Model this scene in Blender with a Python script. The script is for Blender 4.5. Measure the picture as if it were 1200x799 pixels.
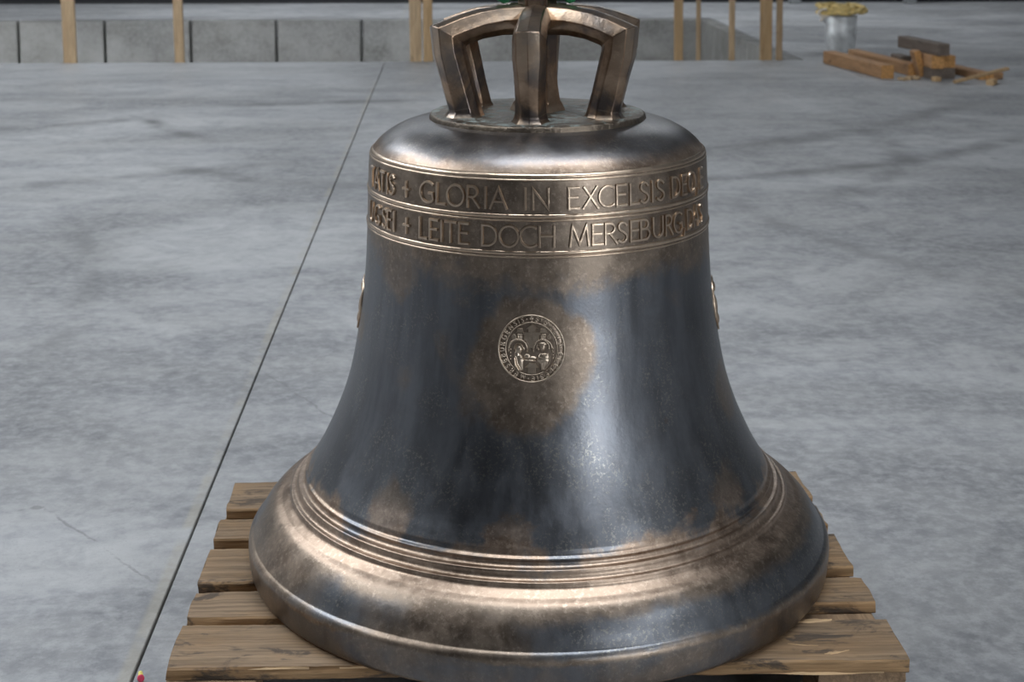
import bpy, bmesh, math, random
import numpy as np
from mathutils import Vector, Matrix, noise as mnoise

for o in list(bpy.data.objects):
    bpy.data.objects.remove(o)
sc = bpy.context.scene
COL = sc.collection
PI = math.pi

# ------------------------------------------------------------------ camera
# real camera station: 2.7 m in front of the bell, 1.37 m above the hall floor, shift lens
cam = bpy.data.cameras.new('camera')
cam.sensor_width = 36.0
cam.lens = 1768.6 / 1200 * 36
cam.shift_y = -0.25
cam.clip_start = 0.05
cam.clip_end = 200
cam.dof.use_dof = True
cam.dof.focus_distance = 2.42
cam.dof.aperture_fstop = 9.0
camo = bpy.data.objects.new('camera', cam)
COL.objects.link(camo)
camo.location = (-0.160, -2.732, 1.3655)
camo.rotation_euler = (PI / 2 - 0.1215, 0.0, -0.0400)
sc.camera = camo

# ------------------------------------------------------------------ sky and exposure
world = bpy.data.worlds.new('overcast_sky')
sc.world = world
world.use_nodes = True
bg = world.node_tree.nodes['Background']
bg.inputs['Color'].default_value = (0.88, 0.94, 1.0, 1)
bg.inputs['Strength'].default_value = 7.0
sc.view_settings.view_transform = 'Standard'
sc.view_settings.look = 'None'
sc.view_settings.gamma = 1.0
sc.view_settings.exposure = 0.24
sc.view_settings.use_curve_mapping = False
sc.cycles.use_denoising = True
sc.cycles.max_bounces = 8
sc.cycles.diffuse_bounces = 4
sc.cycles.glossy_bounces = 4
sc.cycles.sample_clamp_indirect = 8.0

# openings of the hall (roof lights, gate, clerestory); each also gets a sky portal for sampling
HX0, HX1, HY0, HY1, HZ = -9.0, 9.5, -11.0, 17.6, 6.2
ROOF_LIGHTS = [(-1.9, 3.0, -1.7, 0.4), (4.7, 6.2, -7.2, -3.6), (-6.0, 6.5, 14.6, 16.6), (-7.4, -4.6, -2.0, 9.0)]      # x0,x1,y0,y1
GATE = (4.8, 8.6, 0.0, 5.8)                                          # in the front wall: x0,x1,z0,z1


def portal(name, loc, rot, sx, sy):
    l = bpy.data.lights.new(name, 'AREA')
    l.shape = 'RECTANGLE'
    l.size, l.size_y = sx, sy
    l.cycles.is_portal = True
    o = bpy.data.objects.new(name, l)
    COL.objects.link(o)
    o.location = loc
    o.rotation_euler = rot
    return o


for (a, b, c, d) in ROOF_LIGHTS:
    portal('roof_light_offscreen', ((a + b) / 2, (c + d) / 2, HZ + 0.1), (0, 0, 0), b - a, d - c)
portal('open_gate_offscreen', ((GATE[0] + GATE[1]) / 2, HY0 - 0.1, (GATE[2] + GATE[3]) / 2), (PI / 2, 0, 0), GATE[1] - GATE[0], GATE[3] - GATE[2])


# ------------------------------------------------------------------ node helper
class NT:
    def __init__(self, name):
        self.m = bpy.data.materials.new(name)
        self.m.use_nodes = True
        self.t = self.m.node_tree
        self.bsdf = self.t.nodes['Principled BSDF']
        self.tc = self.t.nodes.new('ShaderNodeTexCoord')

    def n(self, ty, **kw):
        x = self.t.nodes.new(ty)
        for k, v in kw.items():
            setattr(x, k, v)
        return x

    def put(self, sock, v):
        if isinstance(v, bpy.types.NodeSocket):
            self.t.links.new(v, sock)
        elif isinstance(v, (tuple, list)) and len(v) == 3 and sock.type == 'RGBA':
            sock.default_value = (*v, 1)
        else:
            sock.default_value = v

    def math(self, op, a, b=None, c=None, clamp=False):
        x = self.n('ShaderNodeMath', operation=op, use_clamp=clamp)
        self.put(x.inputs[0], a)
        if b is not None:
            self.put(x.inputs[1], b)
        if c is not None:
            self.put(x.inputs[2], c)
        return x.outputs[0]

    def vmath(self, op, a, b=None, out=0):
        x = self.n('ShaderNodeVectorMath', operation=op)
        self.put(x.inputs[0], a)
        if b is not None:
            self.put(x.inputs[1], b)
        return x.outputs[out]

    def obj(self):
        return self.tc.outputs['Object']

    def scaled(self, v, s, loc=(0, 0, 0), rot=(0, 0, 0)):
        x = self.n('ShaderNodeMapping')
        self.put(x.inputs['Vector'], v)
        x.inputs['Scale'].default_value = s
        x.inputs['Location'].default_value = loc
        x.inputs['Rotation'].default_value = rot
        return x.outputs[0]

    def noise(self, v, scale, detail=4, rough=0.55, dist=0.0, out='Fac'):
        x = self.n('ShaderNodeTexNoise')
        self.put(x.inputs['Vector'], v)
        x.inputs['Scale'].default_value = scale
        x.inputs['Detail'].default_value = detail
        x.inputs['Roughness'].default_value = rough
        x.inputs['Distortion'].default_value = dist
        return x.outputs[out]

    def smooth(self, v, a, b, lo=0.0, hi=1.0):
        x = self.n('ShaderNodeMapRange', interpolation_type='SMOOTHSTEP')
        self.put(x.inputs[0], v)
        x.inputs[1].default_value = a
        x.inputs[2].default_value = b
        x.inputs[3].default_value = lo
        x.inputs[4].default_value = hi
        return x.outputs[0]

    def mix(self, f, a, b, mode='MIX'):
        x = self.n('ShaderNodeMix', data_type='RGBA', blend_type=mode)
        self.put(x.inputs[0], f)
        self.put(x.inputs[6], a)
        self.put(x.inputs[7], b)
        return x.outputs[2]

    def bump(self, h, strength=0.3, dist=0.01):
        x = self.n('ShaderNodeBump')
        x.inputs['Strength'].default_value = strength
        x.inputs['Distance'].default_value = dist
        self.put(x.inputs['Height'], h)
        self.put(self.bsdf.inputs['Normal'], x.outputs[0])

    def set(self, col=None, rough=None, metal=None, spec=None):
        if col is not None:
            self.put(self.bsdf.inputs['Base Color'], col)
        if rough is not None:
            self.put(self.bsdf.inputs['Roughness'], rough)
        if metal is not None:
            self.put(self.bsdf.inputs['Metallic'], metal)
        if spec is not None:
            self.put(self.bsdf.inputs['Specular IOR Level'], spec)
        return self.m


# ------------------------------------------------------------------ materials
def mat_concrete(name, base, tint, scuffs=True):
    k = NT(name)
    g = k.n('ShaderNodeNewGeometry')
    v = g.outputs['Position']

    def sh(f):
        return tuple(min(1, x * f) for x in base)
    big = k.noise(k.scaled(v, (0.7, 1.0, 1)), 0.6, 6, 0.62, 0.8)
    drag = k.noise(k.scaled(v, (0.32, 1.5, 1), rot=(0, 0, 0.12)), 1.5, 6, 0.66, 0.9)
    mid = k.noise(v, 3.2, 6, 0.66, 0.8)
    fine = k.noise(v, 26, 5, 0.7)
    grain = k.noise(v, 160, 3, 0.7)
    c = k.mix(k.smooth(big, 0.36, 0.64), sh(0.68), sh(1.20))
    c = k.mix(k.smooth(drag, 0.40, 0.64, 0.0, 0.75), c, k.mix(1.0, c, tint, 'MULTIPLY'))
    c = k.mix(k.smooth(mid, 0.42, 0.66, 0.0, 0.6), c, k.mix(1.0, c, tint, 'MULTIPLY'))
    mot = k.noise(v, 11, 6, 0.72, 0.6)
    c = k.mix(k.smooth(mot, 0.44, 0.66, 0.0, 0.55), c, k.mix(1.0, c, tint, 'MULTIPLY'))
    c = k.mix(k.smooth(fine, 0.38, 0.68, 0.0, 0.42), c, sh(1.28))
    c = k.mix(k.smooth(grain, 0.55, 0.72, 0.0, 0.40), c, sh(0.50))
    r = k.smooth(mid, 0.3, 0.7, 0.40, 0.58)
    if scuffs:
        sep = k.n('ShaderNodeSeparateXYZ')
        k.put(sep.inputs[0], v)
        wob = k.math('MULTIPLY', k.math('SUBTRACT', k.noise(v, 1.4, 3), 0.5), 0.35)
        brk = k.smooth(k.noise(v, 2.6, 6, 0.72), 0.36, 0.60, 0.15, 1.0)
        # tyre sweeps and drag marks worn into the slab: arcs (centre, radius, width)
        for (cx, cy, R_, w_, mx, my, ha, al) in ((0.17, 8.39, 3.93, 0.10, 2.06, 4.94, 0.42, 0.85), (-3.16, 12.26, 8.16, 0.13, 2.31, 6.21, 0.22, 0.8),
                                             (0.17, 5.70, 2.15, 0.10, 2.25, 5.14, 0.75, 0.6), (0.0, 7.41, 2.16, 0.07, -1.85, 6.31, 0.30, 0.9),
                                             (0.01, 1.29, 3.91, 0.08, -1.93, 4.69, 0.32, 0.55), (-0.32, 6.15, 1.72, 0.10, -1.17, 4.66, 0.50, 0.75),
                                             (-3.54, 8.25, 1.98, 0.10, -2.48, 6.58, 0.35, 0.7), (-3.77, 24.0, 16.73, 0.12, -1.03, 7.51, 0.05, 0.8),
                                             (4.5, 4.5, 3.4, 0.06, 1.5, 3.0, 0.4, 0.5), (5.2, -2.0, 4.6, 0.05, 2.2, 1.5, 0.35, 0.4), (-5.0, 2.0, 3.6, 0.06, -1.6, 2.6, 0.35, 0.4)):
            rel = k.vmath('SUBTRACT', v, (cx, cy, 0))
            d = k.vmath('LENGTH', rel, out=1)
            L_ = math.hypot(mx - cx, my - cy)
            ca = k.vmath('DOT_PRODUCT', k.vmath('NORMALIZE', rel), ((mx - cx) / L_, (my - cy) / L_, 0), out=1)
            d = k.math('ABSOLUTE', k.math('SUBTRACT', k.math('ADD', d, k.math('MULTIPLY', wob, 0.35)), R_))
            f = k.math('MULTIPLY', k.smooth(d, 0.0, w_ * 1.5, al, 0.0), brk)
            f = k.math('MULTIPLY', f, k.smooth(ca, math.cos(ha), math.cos(ha * 0.6)))
            c = k.mix(f, c, sh(0.30))
        # two hairline cracks
        for (ax, ay, bx, by) in ((-0.828, 1.761, -0.440, 1.095), (-1.15, 0.66, -0.735, 0.162)):
            L_ = math.hypot(bx - ax, by - ay)
            tx, ty = (bx - ax) / L_, (by - ay) / L_
            rel = k.vmath('SUBTRACT', v, (ax, ay, 0))
            along = k.vmath('DOT_PRODUCT', rel, (tx, ty, 0), out=1)
            across = k.math('ADD', k.vmath('DOT_PRODUCT', rel, (-ty, tx, 0), out=1), k.math('MULTIPLY', k.math('SUBTRACT', k.noise(v, 6.0, 4, 0.7), 0.5), 0.05))
            f = k.math('MULTIPLY', k.smooth(k.math('ABSOLUTE', across), 0.001, 0.005, 0.55, 0.0), k.smooth(along, 0.0, 0.1))
            f = k.math('MULTIPLY', f, k.smooth(along, L_ - 0.1, L_, 1.0, 0.0))
            f = k.math('MULTIPLY', f, k.smooth(mot, 0.40, 0.54))
            c = k.mix(f, c, sh(0.4))
        # yellowish slurry left along the sawn joint
        jd = k.math('ABSOLUTE', k.math('ADD', sep.outputs[0], 0.730 + 0.013))
        c = k.mix(k.math('MULTIPLY', k.smooth(jd, 0.006, 0.020, 0.40, 0.0), k.smooth(mid, 0.4, 0.6)), c, (0.38, 0.34, 0.26))
        spots = k.noise(v, 7.5, 2, 0.4)
        c = k.mix(k.smooth(spots, 0.765, 0.79, 0.0, 0.5), c, sh(0.25))
    h = k.math('ADD', k.math('MULTIPLY', fine, 0.5), k.math('MULTIPLY', grain, 0.4))
    k.bump(h, 0.25, 0.004)
    return k.set(c, r, 0.0, 0.45)


def mat_plain(name, col, rough=0.6, metal=0.0, var=0.2, scale=3.0):
    k = NT(name)
    nz = k.noise(k.obj(), scale, 5, 0.6)
    c = k.mix(k.smooth(nz, 0.3, 0.7), tuple(x * (1 - var) for x in col), tuple(min(1, x * (1 + var)) for x in col))
    k.bump(k.noise(k.obj(), scale * 12, 3), 0.15, 0.003)
    return k.set(c, rough, metal)


def mat_wood(name, a, b, dark, along=0, dirt=0.5, rough=0.8, grey=0.0, endgrain=None):
    """sawn weathered timber, grain along the given object axis"""
    k = NT(name)
    oi = k.n('ShaderNodeObjectInfo')
    off = k.math('MULTIPLY', oi.outputs['Random'], 37.0)
    comb = k.n('ShaderNodeCombineXYZ')
    for i in range(3):
        k.put(comb.inputs[i], off)
    v = k.vmath('ADD', k.obj(), comb.outputs[0])
    s = [9.0, 9.0, 9.0]
    s[along] = 0.8
    gv = k.scaled(v, tuple(s))
    rings = k.noise(gv, 3.0, 5, 0.6, 1.2)
    s2 = [60.0, 60.0, 60.0]
    s2[along] = 2.0
    fib = k.noise(k.scaled(v, tuple(s2)), 2.0, 4, 0.65)
    c = k.mix(k.smooth(rings, 0.36, 0.64), a, b)
    c = k.mix(k.smooth(fib, 0.42, 0.62, 0.0, 0.75), c, tuple(x * 0.62 for x in a))
    tone = k.math('MULTIPLY_ADD', oi.outputs['Random'], 0.3, 0.85)
    tcol = k.n('ShaderNodeCombineColor')
    for i in range(3):
        k.put(tcol.inputs[i], tone)
    c = k.mix(1.0, c, tcol.outputs[0], 'MULTIPLY')
    s3 = [7.0, 7.0, 7.0]
    s3[along] = 3.0
    st = k.noise(k.scaled(v, tuple(s3)), 2.6, 6, 0.68, 0.5)
    c = k.mix(k.smooth(st, 0.53, 0.70, 0.0, dirt), c, dark)
    s4 = [9.0, 9.0, 9.0]
    s4[along] = 4.0
    kn = k.noise(k.scaled(v, tuple(s4)), 1.5, 1, 0.3)
    c = k.mix(k.smooth(kn, 0.73, 0.80, 0.0, 0.75), c, tuple(x * 0.35 for x in b))
    if grey:
        sn = k.n('ShaderNodeSeparateXYZ')
        k.put(sn.inputs[0], k.tc.outputs['Normal'])
        gf = k.math('MULTIPLY', k.smooth(sn.outputs[2], 0.6, 0.9), k.smooth(k.noise(k.scaled(v, tuple(s3)), 1.7, 5, 0.65), 0.30, 0.62, 0.35 * grey, grey))
        c = k.mix(gf, c, k.mix(k.smooth(fib, 0.36, 0.66), (0.27, 0.195, 0.130), (0.135, 0.098, 0.068)))
        c = k.mix(k.smooth(st, 0.535, 0.63, 0.0, dirt * 0.85), c, dark)
    if endgrain:
        se = k.n('ShaderNodeSeparateXYZ')
        k.put(se.inputs[0], k.tc.outputs['Normal'])
        ef = k.smooth(k.math('ABSOLUTE', se.outputs[along]), 0.75, 0.92, 0.0, 0.8)
        c = k.mix(ef, c, k.mix(k.smooth(k.noise(v, 60.0, 3), 0.4, 0.6), endgrain, tuple(q * 0.6 for q in endgrain)))
    h = k.math('ADD', k.math('MULTIPLY', fib, 0.8), k.math('MULTIPLY', rings, 0.5))
    k.bump(h, 0.8, 0.005)
    return k.set(c, rough, 0.0, 0.25)


SEAL_TH, SEAL_Z = -0.030, 0.489
SEAL_R = 0.0555


def mat_bronze_body():
    k = NT('bell_bronze_patina')
    v = k.obj()
    sep = k.n('ShaderNodeSeparateXYZ')
    k.put(sep.inputs[0], v)
    x, y, z = sep.outputs
    n1 = k.noise(v, 7.0, 6, 0.62, 0.4)
    n2 = k.noise(v, 22.0, 6, 0.7, 0.2)
    n3 = k.noise(v, 2.6, 3, 0.5)
    sp = k.noise(v, 120.0, 4, 0.75)
    streak = k.noise(k.scaled(v, (1, 1, 0.07)), 26.0, 4, 0.6)
    nn = k.math('ADD', k.math('MULTIPLY', k.math('SUBTRACT', n1, 0.5), 0.20), k.math('MULTIPLY', k.math('SUBTRACT', n2, 0.5), 0.07))
    zz = k.math('ADD', z, nn)
    # dark blue-black fire skin of the waist
    waist = k.math('MULTIPLY', k.smooth(zz, 0.165, 0.195), k.smooth(zz, 0.565, 0.625, 1.0, 0.0))
    waist = k.math('MULTIPLY', waist, k.smooth(k.math('ADD', n3, nn), 0.28, 0.36))
    # bronze patch rubbed clean around the seal
    sx, sy_ = 0.327 * math.sin(SEAL_TH), -0.327 * math.cos(SEAL_TH)
    dv = k.vmath('SUBTRACT', v, (sx - 0.002, sy_, SEAL_Z - 0.022))
    dv = k.vmath('MULTIPLY', dv, (1.0, 1.0, 0.86))
    d = k.vmath('LENGTH', dv, out=1)
    d = k.math('ADD', d, k.math('MULTIPLY', nn, 0.50))
    patch = k.smooth(d, 0.085, 0.108, 0.0, 1.0)
    waist = k.math('MULTIPLY', waist, patch)
    # further rubbed bronze patches: angle, height, size
    for th_, z_, r_ in ((-0.88, 0.572, 0.050), (-0.66, 0.200, 0.058), (1.28, 0.350, 0.050), (-0.10, 0.196, 0.040), (-1.30, 0.45, 0.045), (0.30, 0.300, 0.014), (0.95, 0.210, 0.05)):
        rr_ = float(np.interp(z_, [0.19, 0.2, 0.27, 0.36, 0.48, 0.6], [0.42, 0.416, 0.38, 0.347, 0.326, 0.3145]))
        dd = k.vmath('LENGTH', k.vmath('SUBTRACT', v, (rr_ * math.sin(th_), -rr_ * math.cos(th_), z_)), out=1)
        dd = k.math('ADD', dd, k.math('MULTIPLY', nn, 0.80))
        waist = k.math('MULTIPLY', waist, k.smooth(dd, r_ * 0.55, r_ * 1.1, 0.30, 1.0))
    # shoulder top and the flare below the mouldings
    zs = k.math('ADD', z, k.math('MULTIPLY', nn, 0.22))
    should = k.math('MULTIPLY', k.smooth(zs, 0.777, 0.800), 0.85)
    flare = k.math('MULTIPLY', k.smooth(zs, 0.058, 0.070), k.smooth(zs, 0.100, 0.118, 1.0, 0.0))
    flare = k.math('MULTIPLY', flare, k.smooth(k.math('ADD', n3, nn), 0.40, 0.52))
    lip = k.math('MULTIPLY', k.math('MULTIPLY', k.smooth(zs, 0.050, 0.058, 1.0, 0.0), k.smooth(n1, 0.36, 0.62, 0.2, 0.85)), k.smooth(z, 0.004, 0.008))
    m = k.math('ADD', waist, should, clamp=True)
    m = k.math('ADD', m, flare, clamp=True)
    m = k.math('ADD', m, lip, clamp=True)
    brown = k.mix(k.smooth(n2, 0.32, 0.68), (0.25, 0.178, 0.130), (0.44, 0.330, 0.250))
    brown = k.mix(k.smooth(sp, 0.48, 0.68, 0.0, 0.5), brown, (0.62, 0.49, 0.38))
    tarn = k.mix(k.smooth(n2, 0.32, 0.68), (0.175, 0.135, 0.104), (0.285, 0.226, 0.176))
    tarn = k.mix(k.smooth(sp, 0.50, 0.68, 0.0, 0.5), tarn, (0.42, 0.34, 0.27))
    tm = k.math('MULTIPLY', k.smooth(zs, 0.20, 0.23), k.smooth(zs, 0.764, 0.782, 1.0, 0.0))
    dull = k.smooth(k.math('ADD', n1, k.math('MULTIPLY', n3, 0.3)), 0.38, 0.62, 0.45, 1.0)
    dull = k.math('MULTIPLY', dull, k.smooth(z, 0.118, 0.130, 1.0, 0.15))
    tm = k.math('MAXIMUM', tm, dull)
    tm = k.math('MAXIMUM', tm, k.smooth(zs, 0.052, 0.058, 0.9, 0.0))
    tm = k.math('MULTIPLY', tm, k.smooth(z, 0.004, 0.008))
    brown = k.mix(tm, brown, tarn)
    blue = k.mix(k.smooth(streak, 0.30, 0.70), (0.122, 0.126, 0.136), (0.180, 0.187, 0.203))
    blue = k.mix(k.smooth(n2, 0.40, 0.70, 0.0, 0.5), blue, (0.135, 0.133, 0.138))
    # pale speckled bloom on the skin
    sp2 = k.noise(v, 210.0, 3, 0.7)
    bl = k.math('MULTIPLY', k.smooth(sp2, 0.53, 0.62), k.smooth(k.math('ADD', k.noise(v, 11.0, 6, 0.75, 0.3), k.math('MULTIPLY', n3, 0.5)), 0.67, 0.88))
    blue = k.mix(k.math('MULTIPLY', bl, 0.80), blue, (0.27, 0.26, 0.235))
    rust = k.smooth(k.noise(v, 13.0, 3, 0.5), 0.70, 0.76, 0.0, 0.45)
    blue = k.mix(rust, blue, (0.15, 0.10, 0.075))
    c = k.mix(m, brown, blue)
    rb = k.smooth(n2, 0.3, 0.7, 0.32, 0.44)
    rd = k.smooth(streak, 0.3, 0.7, 0.29, 0.37)
    r = k.n('ShaderNodeMix', data_type='FLOAT')
    k.put(r.inputs[0], m)
    k.put(r.inputs[2], rb)
    k.put(r.inputs[3], rd)
    h = k.math('ADD', k.math('MULTIPLY', sp, 0.7), k.math('MULTIPLY', n2, 0.30))
    h = k.math('ADD', h, k.math('MULTIPLY', k.noise(v, 60, 3), 0.5))
    k.bump(h, 0.12, 0.0022)
    return k.set(c, r.outputs[0], 1.0)


def mat_bronze(name, a, b, rough=0.33, verd=0.0, dark=0.0, wear=0.0):
    k = NT(name)
    v = k.obj()
    n1 = k.noise(v, 14.0, 6, 0.65, 0.4)
    n2 = k.noise(v, 90.0, 4, 0.7)
    c = k.mix(k.smooth(n1, 0.34, 0.66), a, b)
    c = k.mix(k.smooth(n2, 0.5, 0.75, 0.0, 0.3), c, tuple(min(1, q * 1.5) for q in b))
    if dark:
        c = k.mix(k.smooth(k.noise(v, 9.0, 4, 0.6, 0.5), 0.46, 0.60, 0.0, dark), c, (0.085, 0.08, 0.085))
    if wear:
        gp = k.n('ShaderNodeNewGeometry')
        c = k.mix(k.smooth(gp.outputs['Pointiness'], 0.515, 0.58, 0.0, wear), c, (0.66, 0.54, 0.42))
    metal = 1.0
    if verd:
        sepz = k.n('ShaderNodeSeparateXYZ')
        k.put(sepz.inputs[0], v)
        f = k.smooth(k.noise(v, 46.0, 6, 0.78), 0.50, 0.57, 0.0, verd)
        f = k.math('MULTIPLY', f, k.smooth(sepz.outputs[2], 0.8355, 0.8375))
        c = k.mix(f, c, (0.23, 0.265, 0.25))
        metal = k.math('SUBTRACT', 1.0, k.math('MULTIPLY', f, 0.8))
        k.put(k.bsdf.inputs['Roughness'], k.math('ADD', k.math('MULTIPLY', f, 0.3), rough))
    h = k.math('ADD', k.math('MULTIPLY', n2, 0.4), k.math('MULTIPLY', k.noise(v, 34.0, 4), 0.7))
    k.bump(h, 0.9 if verd else 0.35, 0.006 if verd else 0.004)
    return k.set(c, None if verd else rough, metal)


M = {}
M['floor'] = mat_concrete('concrete_floor', (0.338, 0.336, 0.335), (0.655, 0.665, 0.695))
M['floor_edge'] = mat_concrete('concrete_edge_strip', (0.338, 0.336, 0.335), (0.85, 0.86, 0.88), scuffs=False)
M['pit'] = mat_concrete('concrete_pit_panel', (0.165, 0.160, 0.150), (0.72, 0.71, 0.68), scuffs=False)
M['joint'] = mat_plain('joint_filler', (0.075, 0.072, 0.07), 0.9)
M['wall'] = mat_plain('hall_wall_cladding', (0.36, 0.36, 0.36), 0.7)
M['wall_far'] = mat_plain('far_wall_cladding', (0.05, 0.05, 0.053), 0.7)
M['wall_dark'] = mat_plain('dark_gate_sheet', (0.012, 0.012, 0.013), 0.6)
M['ceiling'] = mat_plain('roof_sheet', (0.30, 0.30, 0.31), 0.7)
M['post_pale'] = mat_plain('pale_column_paint', (0.22, 0.23, 0.23), 0.6)
M['pallet'] = mat_wood('pallet_wood_top', (0.36, 0.225, 0.115), (0.24, 0.14, 0.068), (0.045, 0.038, 0.034), 0, 0.75, grey=0.8)
M['pallet_y'] = mat_wood('pallet_wood_cross', (0.30, 0.20, 0.12), (0.22, 0.145, 0.09), (0.07, 0.06, 0.055), 1, 0.5)
M['splinter'] = mat_wood('fresh_split_wood', (0.62, 0.43, 0.25), (0.50, 0.33, 0.18), (0.2, 0.14, 0.09), 0, 0.2)
M['post'] = mat_wood('post_wood', (0.50, 0.36, 0.22), (0.40, 0.27, 0.155), (0.20, 0.14, 0.09), 2, 0.3)
M['post_orange'] = mat_wood('post_wood_orange', (0.52, 0.35, 0.19), (0.42, 0.27, 0.135), (0.20, 0.13, 0.07), 2, 0.3)
M['beam'] = mat_wood('beam_wood', (0.50, 0.29, 0.15), (0.38, 0.21, 0.105), (0.09, 0.06, 0.045), 1, 0.5, endgrain=(0.62, 0.32, 0.11))
M['beam_grey'] = mat_wood('beam_wood_grey', (0.20, 0.16, 0.13), (0.15, 0.115, 0.095), (0.06, 0.05, 0.045), 1, 0.5)
M['bronze_body'] = mat_bronze_body()
M['bronze_band'] = mat_bronze('bronze_lettering', (0.46, 0.35, 0.26), (0.62, 0.49, 0.37), 0.28)
M['bronze_seal'] = mat_bronze('bronze_seal_relief', (0.40, 0.32, 0.245), (0.56, 0.46, 0.36), 0.32)
M['bronze_seal_ground'] = mat_bronze('bronze_seal_ground', (0.175, 0.135, 0.104), (0.285, 0.226, 0.176), 0.42)
M['bronze_crown'] = mat_bronze('bronze_crown', (0.22, 0.145, 0.095), (0.40, 0.285, 0.20), 0.30, dark=0.85, wear=0.45)
M['bronze_plate'] = mat_bronze('bronze_plate_verdigris', (0.085, 0.068, 0.054), (0.21, 0.17, 0.13), 0.42, verd=0.9)
M['sling'] = mat_plain('green_webbing', (0.012, 0.16, 0.06), 0.8, 0, 0.3, 60)
M['bucket'] = mat_plain('galvanised_bucket', (0.62, 0.63, 0.63), 0.40, 0.35, 0.25, 9)
M['rope'] = mat_plain('yellow_rope', (0.58, 0.43, 0.17), 0.9, 0, 0.35, 30)
M['rope_pale'] = mat_plain('pale_rope', (0.62, 0.55, 0.46), 0.9, 0, 0.2, 30)
M['plug_pink'] = mat_plain('pink_foam', (0.78, 0.07, 0.14), 0.8, 0, 0.15, 60)
M['plug_yellow'] = mat_plain('yellow_foam', (0.85, 0.75, 0.22), 0.8, 0, 0.15, 60)
M['metal'] = mat_plain('steel_trim', (0.2, 0.2, 0.21), 0.5, 0.6)


# ------------------------------------------------------------------ object helpers
def link_mesh(name, bm, mat, parent=None, loc=(0, 0, 0), rot=(0, 0, 0), smooth=False, angle=None, wn=False):
    me = bpy.data.meshes.new(name)
    bm.normal_update()
    if angle is not None:
        for e in bm.edges:
            if len(e.link_faces) == 2 and e.calc_face_angle(0) > angle:
                e.smooth = False
        smooth = True
    for f in bm.faces:
        f.smooth = smooth
    bm.to_mesh(me)
    bm.free()
    me.materials.append(mat)
    o = bpy.data.objects.new(name, me)
    COL.objects.link(o)
    o.location = loc
    o.rotation_euler = rot
    o.parent = parent
    if wn:
        md = o.modifiers.new('weighted_normals', 'WEIGHTED_NORMAL')
        md.keep_sharp = True
        md.weight = 90
    return o


def raw_mesh(name, verts, faces, mat, parent=None, loc=(0, 0, 0), rot=(0, 0, 0), angle=None, smooth=False):
    bm = bmesh.new()
    vs = [bm.verts.new(v) for v in verts]
    for f in faces:
        try:
            bm.faces.new([vs[i] for i in f])
        except ValueError:
            pass
    bmesh.ops.recalc_face_normals(bm, faces=bm.faces)
    return link_mesh(name, bm, mat, parent, loc, rot, smooth, angle)


def empty(name, loc=(0, 0, 0), rot=(0, 0, 0)):
    o = bpy.data.objects.new(name, None)
    COL.objects.link(o)
    o.location = loc
    o.rotation_euler = rot
    return o


def tag(o, label=None, cat=None, group=None, kind=None):
    if label:
        o['label'] = label
    if cat:
        o['category'] = cat
    if group:
        o['group'] = group
    if kind:
        o['kind'] = kind
    return o


def box_bm(x0, x1, y0, y1, z0, z1, bevel=0.0, seg=1):
    bm = bmesh.new()
    bmesh.ops.create_cube(bm, size=1)
    for v in bm.verts:
        v.co = Vector(((x0 + x1) / 2 + v.co.x * (x1 - x0), (y0 + y1) / 2 + v.co.y * (y1 - y0), (z0 + z1) / 2 + v.co.z * (z1 - z0)))
    if bevel:
        bmesh.ops.bevel(bm, geom=list(bm.edges), offset=bevel, segments=seg, affect='EDGES', profile=0.6)
    return bm


def board_bm(lx, ly, lz, seed, nlong=24, rough=0.0025, bevel=0.002, axis=0, ragged=0.0):
    """a sawn board centred on the origin, worn and slightly uneven; axis 0: long in x, 1: long in y"""
    if axis == 1:
        a, b = ly, lx
    else:
        a, b = lx, ly
    bm = bmesh.new()
    prof = []
    hb, hz = b / 2, lz / 2
    c = min(bevel * 1.6, lz * 0.3)
    ny = 6
    for i in range(ny + 1):
        prof.append((-hb + c + (b - 2 * c) * i / ny, hz))
    prof.append((hb, hz - c))
    prof.append((hb, 0))
    prof.append((hb, -hz + c))
    for i in range(ny + 1):
        prof.append((hb - c - (b - 2 * c) * i / ny, -hz))
    prof.append((-hb, -hz + c))
    prof.append((-hb, 0))
    prof.append((-hb, hz - c))
    rows = []
    off = Vector((seed * 3.17, seed * 1.31, seed * 7.7))
    for i in range(nlong + 1):
        t = i / nlong
        xx = -a / 2 + a * t
        row = []
        for (yy, z2) in prof:
            p = Vector((xx, yy, z2))
            q = p * 9 + off
            d = mnoise.noise_vector(q) * rough + mnoise.noise_vector(p * 45 + off) * rough * 0.6
            edge = 1.0 if abs(yy) > hb * 0.98 else 0.0
            if ragged and edge:
                rg = max(0, mnoise.noise(Vector((xx * 7, z2 * 40, seed)))) * ragged
                p.y -= math.copysign(rg, yy)
            d.z = -abs(d.z)
            p += d
            if i in (0, nlong):
                p.x += mnoise.noise(Vector((yy * 30, z2 * 30, seed + i))) * rough * 1.5
            co = Vector((p.y, p.x, p.z)) if axis == 1 else p
            row.append(bm.verts.new(co))
        rows.append(row)
    n = len(prof)
    for i in range(nlong):
        for j in range(n):
            bm.faces.new((rows[i][j], rows[i + 1][j], rows[i + 1][(j + 1) % n], rows[i][(j + 1) % n]))
    bm.faces.new(rows[0])
    bm.faces.new(rows[-1])
    bmesh.ops.recalc_face_normals(bm, faces=bm.faces)
    return bm


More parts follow.
